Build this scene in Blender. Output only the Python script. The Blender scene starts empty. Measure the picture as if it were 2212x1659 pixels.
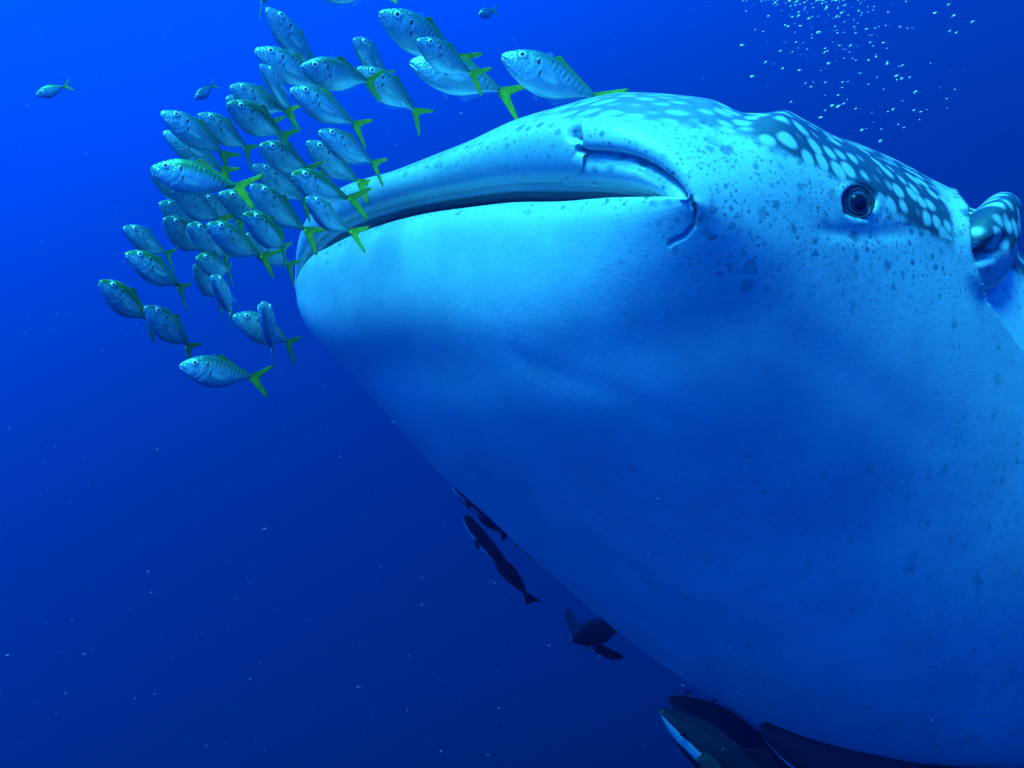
import bpy, bmesh, math, random
import numpy as np
from mathutils import Vector, Matrix

# ------------------------------------------------------------------ camera, water light, sun, exposure
SC = bpy.context.scene
COL = SC.collection
HFOV = math.radians(54.0)
cam_data = bpy.data.cameras.new('camera')
cam_data.angle = HFOV
cam_data.clip_start = 0.02
cam_data.clip_end = 500.0
cam = bpy.data.objects.new('camera', cam_data)
cam.rotation_euler = (math.radians(90), 0, 0)          # at the origin, level, looking along +Y
COL.objects.link(cam)
SC.camera = cam

SUN_AZ, SUN_EL = math.radians(-145), math.radians(66)  # azimuth from +Y clockwise: behind the camera, to its left
S_DIR = Vector((math.cos(SUN_EL) * math.sin(SUN_AZ), math.cos(SUN_EL) * math.cos(SUN_AZ), math.sin(SUN_EL)))

world = bpy.data.worlds.new('World')
SC.world = world
world.use_nodes = True
nt = world.node_tree
nt.nodes.clear()
tc = nt.nodes.new('ShaderNodeTexCoord')
dot = nt.nodes.new('ShaderNodeVectorMath'); dot.operation = 'DOT_PRODUCT'
wax = Vector((-0.41, -0.29, 0.866)).normalized()                                           # the water is brightest towards the sun and the surface
dot.inputs[1].default_value = wax
ramp = nt.nodes.new('ShaderNodeValToRGB')
mr = nt.nodes.new('ShaderNodeMapRange')
mr.inputs[1].default_value = -1; mr.inputs[2].default_value = 1
bg = nt.nodes.new('ShaderNodeBackground')
wo = nt.nodes.new('ShaderNodeOutputWorld')
nt.links.new(tc.outputs['Generated'], dot.inputs[0])
nt.links.new(dot.outputs['Value'], mr.inputs[0])
nt.links.new(mr.outputs[0], ramp.inputs[0])
nt.links.new(ramp.outputs[0], bg.inputs[0])
nt.links.new(bg.outputs[0], wo.inputs[0])
ramp.color_ramp.interpolation = 'B_SPLINE'
stops = [(0.0, (0.0, 0.001, 0.006)), (0.20, (0.0, 0.006, 0.034)), (0.34, (0.0, 0.013, 0.093)), (0.44, (0.0, 0.028, 0.26)),
         (0.53, (0.0, 0.056, 0.70)), (0.64, (0.0, 0.095, 1.40)), (0.80, (0.0, 0.17, 1.95)), (1.0, (0.01, 0.50, 2.4))]
cr = ramp.color_ramp
for p, c in stops[1:-1]:
    cr.elements.new(p)
for e, (p, c) in zip(cr.elements, stops):
    e.position = p; e.color = (*c, 1)
bg.inputs[1].default_value = 1.0

sun_d = bpy.data.lights.new('sun', 'SUN')
sun_d.energy = 5.0
sun_d.angle = math.radians(30)
sun_d.color = (0.045, 0.80, 1.0)
sun = bpy.data.objects.new('sun', sun_d)
sun.rotation_euler = S_DIR.to_track_quat('Z', 'Y').to_euler()
sun.location = (0, 0, 6)
COL.objects.link(sun)

SC.view_settings.view_transform = 'Standard'
SC.view_settings.look = 'None'
SC.view_settings.exposure = 0.78
SC.view_settings.gamma = 1.0
SC.view_settings.use_curve_mapping = False
SC.render.engine = 'CYCLES'
SC.cycles.use_denoising = True
SC.cycles.max_bounces = 6
SC.cycles.diffuse_bounces = 2
SC.cycles.volume_bounces = 1
SC.cycles.sample_clamp_indirect = 4.0

# ------------------------------------------------------------------ helpers
FP = 1106.0 / math.tan(HFOV / 2)        # focal length in units of a 2212 x 1659 picture

def at(px, py, depth):
    """A point of the place that lies `depth` metres ahead, sighted at (px, py)."""
    return Vector(((px - 1106.0) * depth / FP, depth, (829.5 - py) * depth / FP))

def sight(P):
    P = np.asarray(P, float)
    return np.stack([1106.0 + FP * P[..., 0] / P[..., 1], 829.5 - FP * P[..., 2] / P[..., 1]], -1)

def tag(o, label=None, cat=None, group=None, kind=None):
    if label: o['label'] = label
    if cat: o['category'] = cat
    if group: o['group'] = group
    if kind: o['kind'] = kind
    return o

def empty(name, loc=(0, 0, 0)):
    o = bpy.data.objects.new(name, None)
    o.empty_display_size = 0.1
    o.location = loc
    COL.objects.link(o)
    return o

def mesh(name, verts, faces, mat=None, parent=None, smooth=True):
    me = bpy.data.meshes.new(name)
    me.from_pydata([tuple(map(float, v)) for v in verts], [], faces)
    if smooth:
        me.polygons.foreach_set('use_smooth', [True] * len(me.polygons))
    me.update()
    o = bpy.data.objects.new(name, me)
    if mat: me.materials.append(mat)
    COL.objects.link(o)
    if parent: o.parent = parent
    return o

def newmat(name, rough=0.5, spec=0.5):
    m = bpy.data.materials.new(name)
    m.use_nodes = True
    b = m.node_tree.nodes['Principled BSDF']
    b.inputs['Roughness'].default_value = rough
    b.inputs['Specular IOR Level'].default_value = spec
    return m, m.node_tree, b

def node(t, kind, **kw):
    n = t.nodes.new(kind)
    for k, v in kw.items():
        setattr(n, k, v)
    return n

def math_node(t, op, a, b=None, clamp=False):
    n = t.nodes.new('ShaderNodeMath'); n.operation = op; n.use_clamp = clamp
    for i, v in enumerate((a, b)):
        if v is None: continue
        if isinstance(v, (int, float)): n.inputs[i].default_value = v
        else: t.links.new(v, n.inputs[i])
    return n.outputs[0]

def mix_col(t, fac, a, b):
    n = t.nodes.new('ShaderNodeMix'); n.data_type = 'RGBA'
    for i, v in ((0, fac), (6, a), (7, b)):
        if isinstance(v, (int, float)): n.inputs[i].default_value = v
        elif isinstance(v, tuple): n.inputs[i].default_value = (*v, 1)
        else: t.links.new(v, n.inputs[i])
    return n.outputs[2]

def maprange(t, v, a, b, c=0.0, d=1.0, smooth=True):
    n = t.nodes.new('ShaderNodeMapRange')
    n.interpolation_type = 'SMOOTHSTEP' if smooth else 'LINEAR'
    t.links.new(v, n.inputs[0])
    for i, x in enumerate((a, b, c, d)): n.inputs[i + 1].default_value = x
    return n.outputs[0]

def spline(xk, yk, x):
    """Catmull-Rom through uneven knots; yk may be 2-D (knots x values)."""
    xk = np.asarray(xk, float); yk = np.asarray(yk, float)
    h = np.diff(xk)
    d = np.diff(yk, axis=0) / (h if yk.ndim == 1 else h[:, None])
    m = np.empty_like(yk)
    m[0] = d[0]; m[-1] = d[-1]
    w = h if yk.ndim == 1 else h[:, None]
    m[1:-1] = (d[:-1] * w[1:] + d[1:] * w[:-1]) / (w[1:] + w[:-1])
    k = np.clip(np.searchsorted(xk, x) - 1, 0, len(h) - 1)
    t = (x - xk[k]) / h[k]; H = h[k]
    if yk.ndim > 1: t = t[:, None]; H = H[:, None]
    return ((1 + 2 * t) * (1 - t) ** 2 * yk[k] + t * (1 - t) ** 2 * H * m[k]
            + t * t * (3 - 2 * t) * yk[k + 1] + t * t * (t - 1) * H * m[k + 1])

# ------------------------------------------------------------------ the whale shark
SF = np.array([-0.76651104, -0.62815138, 0.13374109])     # the way it swims
SL = np.array([0.63669514, -0.7705279, 0.03010062])       # its left side
SU = np.array([0.0841435, 0.10822476, 0.99055907])        # its back
ST = np.array([-0.07388423, 2.1593724, 0.30398298])       # middle of the mouth

# rings from the gullet out over the lips and back to the tail:
#   t, F_side, F_top, F_bottom, W, U_side, U_top, U_bottom, flatness(p)
RINGS = np.array([
    [0.00, -0.95, -0.95, -0.95, 0.05, -0.10, -0.05, -0.15, 1.0],
    [0.30, -0.80, -0.80, -0.80, 0.35, -0.10, -0.03, -0.26, 0.9],
    [0.60, -0.40, -0.40, -0.40, 0.52, -0.07, 0.005, -0.24, 0.8],
    [0.90, -0.06, 0.00, -0.02, 0.585, -0.05, 0.032, -0.12, 0.72],
    [1.00, 0.03, 0.115, 0.09, 0.61, -0.045, 0.024, -0.045, 0.66],
    [1.10, 0.085, 0.170, 0.145, 0.645, -0.045, 0.044, -0.018, 0.66],
    [1.20, 0.080, 0.195, 0.170, 0.668, -0.045, 0.118, -0.055, 0.66],
    [1.35, 0.020, 0.12, 0.170, 0.69, -0.04, 0.195, -0.15, 0.70],
    [1.50, -0.06, 0.01, 0.150, 0.705, -0.03, 0.250, -0.23, 0.71],
    [1.65, -0.15, -0.10, 0.10, 0.718, -0.01, 0.280, -0.31, 0.72],
    [1.80, -0.24, -0.20, 0.04, 0.730, 0.01, 0.272, -0.40, 0.74],
    [2.05, -0.43, -0.40, -0.12, 0.745, 0.03, 0.305, -0.55, 0.76],
    [2.30, -0.68, -0.66, -0.36, 0.76, 0.03, 0.345, -0.72, 0.78],
    [2.80, -1.20, -1.20, -0.95, 0.82, -0.10, 0.32, -1.02, 0.88],
    [3.50, -1.90, -1.90, -1.75, 0.86, -0.25, 0.20, -1.17, 0.92],
    [4.40, -2.80, -2.80, -2.80, 0.78, -0.35, 0.10, -1.12, 0.95],
    [5.60, -4.00, -4.00, -4.00, 0.52, -0.45, -0.02, -0.95, 1.0],
    [7.10, -5.50, -5.50, -5.50, 0.22, -0.50, -0.28, -0.75, 1.0],
    [8.00, -6.30, -6.30, -6.30, 0.03, -0.50, -0.46, -0.54, 1.0]])

def shark_point(row, th):
    """local (F, L, U) of ring parameters at angles th (0 = left side, pi/2 = back)."""
    Fs, Ft, Fb, W, Us, Ut, Ub, p = [row[..., i] for i in range(1, 9)]
    c, s = np.cos(th), np.sin(th)
    lx = np.sign(c) * np.abs(c) ** p
    sy = np.abs(s) ** np.where(s >= 0, 0.85 + 0.15 * p, 0.64)
    L = W * lx
    U = np.where(s >= 0, Us + (Ut - Us) * sy, Us + (Ub - Us) * sy)
    g = 1 - np.abs(lx) ** 3.5
    F = Fs + np.where(s >= 0, Ft - Fs, Fb - Fs) * g
    return F, L, U

def shark_grid(ts, th):
    rows = np.concatenate([ts[:, None], spline(RINGS[:, 0], RINGS[:, 1:], ts)], 1)
    F, L, U = shark_point(rows[:, None, :], th[None, :])
    return ST + F[..., None] * SF + L[..., None] * SL + U[..., None] * SU, F, L, U

# traced outlines of the animal (picture units of 2212 x 1659); its shape is fitted to them
OUT_TOP = [(760,394),(841,371),(940,334),(1025,299),(1110,260),(1200,232),(1263,214),(1314,203),(1348,199),(1416,201),(1484,207),
           (1545,217),(1600,240),(1664,242),(1697,238),(1728,251),(1789,282),(1857,309),(1908,331),(1959,356),(2010,385),(2061,411),(2140,450),(2205,490)]
OUT_LIP = [(671,554),(705,536),(750,513),(796,495),(864,474),(932,459),(1003,449),(1110,437),(1212,435),(1314,427),(1400,425)]
OUT_THROAT = [(637,600),(637,630),(643,660),(656,695),(700,755),(800,860),(900,970),(940,1014),(1058,1119),(1138,1194),(1217,1264),
              (1335,1365),(1446,1446),(1494,1481),(1573,1529),(1644,1572),(1720,1604),(1800,1626),(1900,1645),(2020,1660),(2180,1672)]

def tps_fit(c, d, lam):
    n = len(c)
    r2 = ((c[:, None] - c[None]) ** 2).sum(-1)
    K = 0.5 * r2 * np.log(r2 + 1e-9) + lam * np.eye(n)
    Q = np.concatenate([np.ones((n, 1)), c], 1)
    A = np.zeros((n + 3, n + 3)); A[:n, :n] = K; A[:n, n:] = Q; A[n:, :n] = Q.T
    return np.linalg.solve(A, np.concatenate([d, np.zeros((3, 2))]))

def tps_eval(c, w, x):
    out = np.empty_like(x)
    for i in range(0, len(x), 20000):
        y = x[i:i + 20000]
        r2 = ((y[:, None] - c[None]) ** 2).sum(-1)
        out[i:i + 20000] = (0.5 * r2 * np.log(r2 + 1e-9)) @ w[:-3] + w[-3] + y @ w[-2:]
    return out

def outline_moves(curve, pts, side, half=14):
    """how far along the outward normal the outline of pts is from the traced curve."""
    c = np.array(curve, float)
    tg = np.gradient(c, axis=0); tg /= np.linalg.norm(tg, axis=1)[:, None]
    nr = np.stack([tg[:, 1], -tg[:, 0]], 1) * side
    src, mv = [], []
    for p, t, n in zip(c, tg, nr):
        q = pts - p
        k = np.abs(q @ t) < half
        e = q @ n
        k &= np.abs(e) < 160
        if k.sum() < 3: continue
        m = e[k].max()
        src.append(p + n * m); mv.append(-n * m)
    return src, mv

def fit_shape():
    ts = np.concatenate([np.linspace(0.9, 1.6, 70), np.linspace(1.61, 3.8, 110), np.linspace(3.82, 8, 40)])
    th = np.linspace(0, 2 * np.pi, 360, endpoint=False)
    P = shark_grid(ts, th)[0]
    up = np.broadcast_to(np.sin(th)[None, :] >= 0, P.shape[:2])
    T = np.broadcast_to(ts[:, None], P.shape[:2])
    lo_lip = (~up) & (T > 0.95) & (T < 1.5)
    V = sight(P)
    fits = []
    for it in range(4):
        src, mv = [], []
        for cv, m, side in ((OUT_TOP, T > 1.0, 1), (OUT_LIP, lo_lip, 1), (OUT_THROAT, (~up) & (T > 1.0), -1)):
            a, b = outline_moves(cv, V[m], side)
            src += a; mv += b
        for x, y in ((1503, 460), (1855, 435), (2000, 900), (1500, 800), (1700, 1200), (1100, 800), (2300, 1500), (2600, 900), (2400, 600)):
            src.append(np.array([x, y], float)); mv.append(np.zeros(2))
        src = np.array(src); mv = np.array(mv)
        w = tps_fit(src, mv, 900.0)
        V = V + tps_eval(src, w, V.reshape(-1, 2)).reshape(V.shape)
        fits.append((src, w))
        print('shape fit', it, 'rms', float(np.sqrt((mv ** 2).sum(1).mean())))
    return fits

def bend(P, fits):
    """move the points sideways so that the fitted outlines are met; depth is kept."""
    sh = P.shape
    P = P.reshape(-1, 3)
    V = sight(P)
    for src, w in fits:
        V = V + tps_eval(src, w, V)
    Q = P.copy()
    Q[:, 0] = (V[:, 0] - 1106.0) * P[:, 1] / FP
    Q[:, 2] = (829.5 - V[:, 1]) * P[:, 1] / FP
    return Q.reshape(sh)

def smooth01(x): 
    x = np.clip(x, 0, 1)
    return x * x * (3 - 2 * x)

FITS = fit_shape()
TS = np.concatenate([np.linspace(0, 0.80, 16)[:-1], np.linspace(0.80, 1.0, 24)[:-1], np.linspace(1.0, 1.80, 190)[:-1],
                     np.linspace(1.80, 2.75, 170)[:-1], np.linspace(2.75, 4.4, 90)[:-1], np.linspace(4.4, 8.0, 45)])
_u = np.linspace(-np.pi, np.pi, 4001)
_w = 1.0 + 3.2 * smooth01((_u + 1.0) / 0.5) * smooth01((1.75 - _u) / 0.5)           # finest round the near flank, lip and eye
_c = np.concatenate([[0], np.cumsum((_w[1:] + _w[:-1]) / 2)]); _c /= _c[-1]
TH = np.sort(np.interp(np.linspace(0, 1, 900, endpoint=False), _c, _u) % (2 * np.pi))
P0, LF, LL, LU = shark_grid(TS, TH)
SP = bend(P0, FITS)
NR, NC = SP.shape[:2]
V = sight(SP)
TT = np.broadcast_to(TS[:, None], (NR, NC))
SN = np.broadcast_to(np.sin(TH)[None], (NR, NC)); CS = np.broadcast_to(np.cos(TH)[None], (NR, NC))

def grid_normals(G):
    du = np.roll(G, -1, 1) - np.roll(G, 1, 1)
    dv = np.gradient(G, axis=0)
    n = np.cross(du, dv)
    n /= np.linalg.norm(n, axis=-1)[..., None] + 1e-12
    return n

NRM = grid_normals(SP)
if (NRM[NR // 2] * (SP[NR // 2] - SP[NR // 2].mean(0))).sum() < 0:
    NRM = -NRM

def seg_dist(X, poly):
    """distance to a polyline and signed side (positive to its left in picture terms)."""
    best = np.full(X.shape[:-1], 1e9); sgn = np.zeros(X.shape[:-1]); par = np.zeros(X.shape[:-1])
    n = len(poly) - 1
    for i in range(n):
        a = np.array(poly[i], float); b = np.array(poly[i + 1], float)
        ab = b - a
        t = np.clip(((X - a) @ ab) / (ab @ ab), 0, 1)
        q = X - (a + t[..., None] * ab)
        d = np.sqrt((q ** 2).sum(-1))
        k = d < best
        best = np.where(k, d, best)
        sgn = np.where(k, np.sign(ab[0] * q[..., 1] - ab[1] * q[..., 0]), sgn)
        par = np.where(k, (i + t) / n, par)
    return best, sgn, par

def in_poly(X, poly):
    x, y = X[..., 0], X[..., 1]
    ins = np.zeros(x.shape, bool)
    n = len(poly)
    for i in range(n):
        x0, y0 = poly[i]; x1, y1 = poly[(i + 1) % n]
        c = ((y0 > y) != (y1 > y)) & (x < (x1 - x0) * (y - y0) / (y1 - y0 + 1e-12) + x0)
        ins ^= c
    return ins


NEAR = (CS > -0.25) & (TT > 1.0) & (TT < 3.0)        # the flank with the eye that faces the viewer
CREASE = [(1240, 318), (1262, 328), (1310, 329), (1360, 335), (1410, 355), (1450, 385), (1490, 425), (1503, 455), (1501, 485), (1478, 511), (1452, 522), (1441, 537)]
PANEL = [(1258, 331), (1310, 331), (1360, 337), (1410, 357), (1450, 387), (1488, 427), (1500, 455), (1470, 449), (1440, 436), (1365, 436), (1212, 446), (1170, 452), (1205, 420),
         (1226, 405), (1238, 401), (1244, 380), (1255, 372), (1260, 356), (1256, 340)]
disp = np.zeros((NR, NC))
d, s, par = seg_dist(V, CREASE)
fade = smooth01((1.0 - par) / 0.12) * smooth01(par / 0.04 + 0.2) * (1 - 0.3 * np.exp(-((par - 0.63) / 0.05) ** 2))
disp -= np.where(NEAR & (d < 40), (0.024 - 0.012 * smooth01((par - 0.6) / 0.15)) * np.exp(-(d / (5.0 - 1.4 * smooth01((par - 0.55) / 0.2))) ** 2) * fade + 0.008 * np.exp(-(d / 16.0) ** 2) * fade * smooth01((0.65 - par) / 0.2), 0)
pe = in_poly(V, PANEL)
pd, _, _ = seg_dist(V, PANEL + PANEL[:1])
ed, _, _ = seg_dist(V, PANEL[:7] + [])               # depth stays full towards the mouth, steps at crease and lip lobe
rec = np.where(pe, smooth01(pd / 9.0), 0) * (1.0 + 0.9 * smooth01((1420 - V[..., 0]) / 140)) * smooth01((1500 - V[..., 0]) / 45) * smooth01((V[..., 0] - 1226) / 14)
inward = np.where((CS > 0) & (TT > 0.9) & (TT < 2) & (SN > -0.02), 0.024 * rec * smooth01((TT - 1.0) / 0.07), 0)   # the cheek panel lies deeper than the lip
# nostril: a scoop that ends in a sharp rear edge
q = V - np.array([1243.0, 287.0])
scoop = np.exp(-((np.minimum(q[..., 0], 0) / 15) ** 2 + (q[..., 1] / 15) ** 2)) * smooth01((13 - q[..., 0]) / 5)
disp -= np.where(NEAR, 0.030 * scoop, 0)
q2 = V - np.array([1252.0, 297.0])
disp -= np.where(NEAR, 0.02 * np.exp(-((q2[..., 0] / 4) ** 2 + (q2[..., 1] / 8) ** 2)), 0)
# eye socket and the fold below it
EYE = np.array([1857.0, 434.0])
er = np.sqrt((((V - EYE) / np.array([1.0, 1.0])) ** 2).sum(-1))
disp += np.where(NEAR, 0.002 * np.exp(-((er - 44) / 8) ** 2) - 0.020 * smooth01((38 - er) / 8), 0)
d, s, par = seg_dist(V, [(1745, 485), (1800, 500), (1870, 508), (1950, 500), (2010, 498)])
disp -= np.where(NEAR & (d < 60), 0.004 * np.exp(-(d / 16.0) ** 2) * smooth01(par / 0.3) * smooth01((1 - par) / 0.3), 0)
# gill cover edge, with the spotted swelling behind it
GILL = [(2040, 380), (2064, 412), (2083, 455), (2086, 500), (2088, 540), (2100, 590), (2118, 625), (2136, 650)]
d, s, par = seg_dist(V, GILL)
right = (s < 0) & (V[..., 0] > 2030) & (V[..., 0] < 2900) & (TT < 4.4) & (CS > -0.3)
gf = smooth01((1 - par) / 0.25) * smooth01((par - 0.08) / 0.22)
rl = np.sqrt(((V[..., 0] - 2148) / 62) ** 2 + ((V[..., 1] - 528) / 98) ** 2)
lobe = np.sqrt(np.clip(1 - rl ** 2, 0, 1))
hol = np.exp(-(((V[..., 0] - 2106) / 26) ** 2 + ((V[..., 1] - 550 + 0.45 * (V[..., 0] - 2106)) / 15) ** 2))
gd = -0.05 * smooth01(d / 19.0) * np.exp(-(d / 34.0)) * gf - 0.05 * smooth01((V[..., 0] - 2090) / 60) * np.exp(-((V[..., 1] - 560) / 120) ** 2) * smooth01((V[..., 1] - 440) / 60)
gd = gd + 0.085 * lobe * smooth01(d / 18) - 0.07 * hol
disp += np.where(right, gd, 0)
gill_d, gill_left = d, (s > 0)
left_rim = (s > 0) & NEAR & (d < 60) & (V[..., 0] > 1980)
disp += np.where(left_rim, 0.016 * np.exp(-(d / 16.0) ** 2) * gf, 0)
# faint folds of the throat
for poly, dep, wd in (([(1020, 725), (1110, 770), (1210, 812), (1330, 850), (1450, 905), (1560, 935)], 0.0016, 26.0), ([(1090, 730), (1130, 775), (1165, 830)], 0.0008, 10.0),
                      ([(1560, 640), (1750, 760), (1950, 900), (2150, 1010)], 0.0025, 55.0)):
    d, s, par = seg_dist(V, poly)
    disp -= np.where((TT > 1.1) & (TT < 4) & (CS > -0.6) & (SN < 0.3) & (d < 4 * wd), dep * np.exp(-(d / wd) ** 2) * smooth01(par / 0.3) * smooth01((1 - par) / 0.3), 0)
# ridges along the roof of the mouth
roofm = (SN > 0.05) & (TT < 1.07) & (TT > 0.35)
disp += np.where(roofm, 0.005 * np.sin(TT * 2 * np.pi * 22 + 1.5 * CS) * smooth01((1.07 - TT) / 0.05), 0)
# soft unevenness of the whole skin
disp += 0.0035 * np.sin(LF * 9 + 2 * LL * 5) * np.sin(LU * 8 - LF * 4 + 1.0) * smooth01((TT - 1.3) / 0.5)
SP = SP + NRM * disp[..., None] - SL * inward[..., None]

# --- pigment: dark, spotted back against a pale underside (traced along the flank, mirrored to the far one)
DORSAL = [(1080, 262), (1180, 257), (1260, 262), (1340, 262), (1430, 268), (1520, 272), (1600, 288), (1680, 322), (1760, 360), (1830, 392), (1890, 428), (1950, 468), (1995, 498),
          (2040, 520), (2075, 565), (2110, 560), (2160, 545), (2230, 560), (2400, 640), (2800, 800)]
d, s, par = seg_dist(V, DORSAL)
line = np.interp(V[..., 0], [p[0] for p in DORSAL], [p[1] for p in DORSAL])
pig_n = smooth01(((line - V[..., 1]) + 24) / 48)
pig_n = np.where(V[..., 0] < 1180, pig_n * smooth01((V[..., 0] - 1040) / 140), pig_n)
_k = smooth01((TT - 2.7) / 0.25)
pig_n = pig_n * (1 - _k) + _k * smooth01((SN + 0.05) / 0.3)
pig_n = np.where(SN < -0.5, 0, pig_n) * smooth01((TT - 1.22) / 0.06)
mir = np.array([int(np.argmin(np.abs(np.angle(np.exp(1j * (TH - (np.pi - t))))))) for t in TH])
flap = np.where(gill_left & (TT < 3.2), smooth01((gill_d - 16) / 22), 1.0)       # pale hem of the gill cover
pig_n = pig_n * np.where(V[..., 0] > 1960, flap, 1.0)
pig = np.where(CS >= 0, pig_n, pig_n[:, mir])
dark_n = 0.62 + 0.38 * smooth01((V[..., 0] - 1480) / 250)                          # the snout is paler than the nape
dark = np.where(CS >= 0, dark_n, dark_n[:, mir])
# --- freckles: many on cheek, lips and belly, hardly any on the chin
x, y = V[..., 0], V[..., 1]
fk = 1.0 * smooth01((x - 1250) / 350) * smooth01((760 - y) / 250) + 0.22 * smooth01((y - 820) / 250) * smooth01((x - 1050 - 0.0 * y) / 450) + 0.25 * smooth01((x - 1900) / 200)
lipb = np.exp(-((TT - np.where(SN > 0, 1.24, 1.14)) / np.where(SN > 0, 0.11, 0.045)) ** 2)
fk = np.clip(np.where(CS >= -0.2, fk, 0.3) + 0.95 * lipb, 0, 1) * (TT > 1.02)
belly = smooth01((y - 900) / 350) * smooth01((x - 1150) / 500) * (CS > -0.5)
# distances over the skin in metres, along the body and round it
al = np.cumsum(np.linalg.norm(np.diff(P0, axis=0, prepend=P0[:1]), axis=-1), 0).mean(1, keepdims=True) * np.ones((1, NC))
ar = np.cumsum(np.linalg.norm(np.diff(P0, axis=1, prepend=P0[:, :1]), axis=-1), 1)
ar = np.where(TH[None] > np.pi, ar, ar)

skin, t, b = newmat('shark_skin', 0.42, 0.5)
L_ = t.links.new
at_p = node(t, 'ShaderNodeAttribute', attribute_name='pig').outputs['Fac']
at_f = node(t, 'ShaderNodeAttribute', attribute_name='freckle').outputs['Fac']
at_s = node(t, 'ShaderNodeAttribute', attribute_name='skin').outputs['Vector']
geo = node(t, 'ShaderNodeTexCoord').outputs['Object']
nz = node(t, 'ShaderNodeTexNoise'); nz.inputs['Scale'].default_value = 14; nz.inputs['Detail'].default_value = 4
L_(geo, nz.inputs['Vector'])
# rows of pale spots on the back
def vor(scale, rnd, vec, feature='F1', metric=None):
    v = node(t, 'ShaderNodeTexVoronoi'); v.feature = feature
    v.inputs['Scale'].default_value = scale; v.inputs['Randomness'].default_value = rnd
    L_(vec, v.inputs['Vector'])
    return v
wn = node(t, 'ShaderNodeTexNoise'); wn.inputs['Scale'].default_value = 9; wn.inputs['Detail'].default_value = 2
L_(at_s, wn.inputs['Vector'])
wv = node(t, 'ShaderNodeVectorMath'); wv.operation = 'MULTIPLY_ADD'
L_(wn.outputs['Color'], wv.inputs[0]); wv.inputs[1].default_value = (0.035, 0.035, 0); L_(at_s, wv.inputs[2])
vs = vor(25.0, 0.5, wv.outputs[0])
spot = maprange(t, math_node(t, 'ADD', vs.outputs['Distance'], math_node(t, 'MULTIPLY', math_node(t, 'SUBTRACT', nz.outputs[0], 0.5), 0.25)), 0.54, 0.28)
back_c = mix_col(t, nz.outputs[0], (0.028, 0.055, 0.068), (0.062, 0.105, 0.120))
back_c = mix_col(t, math_node(t, 'MULTIPLY', spot, 0.95), back_c, (0.64, 0.68, 0.64))
# pale skin with cloudy patches and freckles
nz2 = node(t, 'ShaderNodeTexNoise'); nz2.inputs['Scale'].default_value = 5; nz2.inputs['Detail'].default_value = 5; nz2.inputs['Roughness'].default_value = 0.65
L_(geo, nz2.inputs['Vector'])
pale = mix_col(t, maprange(t, nz2.outputs[0], 0.3, 0.7), (0.52, 0.58, 0.60), (0.70, 0.74, 0.74))
def freckles(scale, size, chance, tone, col_in, warp=0.0):
    v = vor(scale, 1.0, geo)
    sep = node(t, 'ShaderNodeSeparateColor'); L_(v.outputs['Color'], sep.inputs[0])
    dist = math_node(t, 'ADD', v.outputs['Distance'], math_node(t, 'MULTIPLY', math_node(t, 'SUBTRACT', nz3.outputs[0], 0.5), 0.25))
    rad = math_node(t, 'MULTIPLY', sep.outputs[1], size)
    core = maprange(t, math_node(t, 'SUBTRACT', dist, rad), 0.10, -0.06)
    on = math_node(t, 'LESS_THAN', sep.outputs[0], math_node(t, 'MULTIPLY', at_f, chance))
    f = math_node(t, 'MULTIPLY', math_node(t, 'MULTIPLY', core, on), math_node(t, 'MULTIPLY', math_node(t, 'ADD', math_node(t, 'MULTIPLY', sep.outputs[2], 0.55), 0.25), math_node(t, 'ADD', math_node(t, 'MULTIPLY', at_f, 0.75), 0.25)))
    return mix_col(t, f, col_in, tone)
nz3 = node(t, 'ShaderNodeTexNoise'); nz3.inputs['Scale'].default_value = 90; nz3.inputs['Detail'].default_value = 3
L_(geo, nz3.inputs['Vector'])
# fine grain and long faint scratches of the hide
gr = node(t, 'ShaderNodeTexNoise'); gr.inputs['Scale'].default_value = 260; gr.inputs['Detail'].default_value = 5; gr.inputs['Roughness'].default_value = 0.75
L_(geo, gr.inputs['Vector'])
pale = mix_col(t, maprange(t, gr.outputs[0], 0.35, 0.70, 0.0, 0.30), pale, (0.34, 0.42, 0.46))
mp = node(t, 'ShaderNodeMapping'); mp.inputs['Scale'].default_value = (4, 60, 1); L_(at_s, mp.inputs['Vector'])
sc_ = node(t, 'ShaderNodeTexNoise'); sc_.inputs['Scale'].default_value = 1.0; sc_.inputs['Detail'].default_value = 4; L_(mp.outputs[0], sc_.inputs['Vector'])
pale = mix_col(t, maprange(t, sc_.outputs[0], 0.60, 0.72, 0.0, 0.16), pale, (0.30, 0.38, 0.42))
pale = freckles(24, 0.36, 0.70, (0.10, 0.17, 0.21), pale)
pale = freckles(52, 0.42, 0.85, (0.07, 0.13, 0.17), pale)
pale = freckles(120, 0.44, 0.95, (0.10, 0.17, 0.20), pale)
# long smudges along the belly
mq = node(t, 'ShaderNodeMapping'); mq.inputs['Scale'].default_value = (7, 24, 1); L_(at_s, mq.inputs['Vector'])
vq = vor(1.0, 1.0, mq.outputs[0])
sq = node(t, 'ShaderNodeSeparateColor'); L_(vq.outputs['Color'], sq.inputs[0])
at_b = node(t, 'ShaderNodeAttribute', attribute_name='belly').outputs['Fac']
fq = math_node(t, 'MULTIPLY', maprange(t, math_node(t, 'SUBTRACT', vq.outputs['Distance'], math_node(t, 'MULTIPLY', sq.outputs[1], 0.28)), 0.12, -0.08), math_node(t, 'LESS_THAN', sq.outputs[0], math_node(t, 'MULTIPLY', at_b, 0.45)))
pale = mix_col(t, math_node(t, 'MULTIPLY', fq, math_node(t, 'ADD', math_node(t, 'MULTIPLY', sq.outputs[2], 0.5), 0.15)), pale, (0.13, 0.20, 0.24))
pedge = math_node(t, 'ADD', at_p, math_node(t, 'MULTIPLY', math_node(t, 'SUBTRACT', nz.outputs[0], 0.5), 0.9))
at_d = node(t, 'ShaderNodeAttribute', attribute_name='dark').outputs['Fac']
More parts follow.
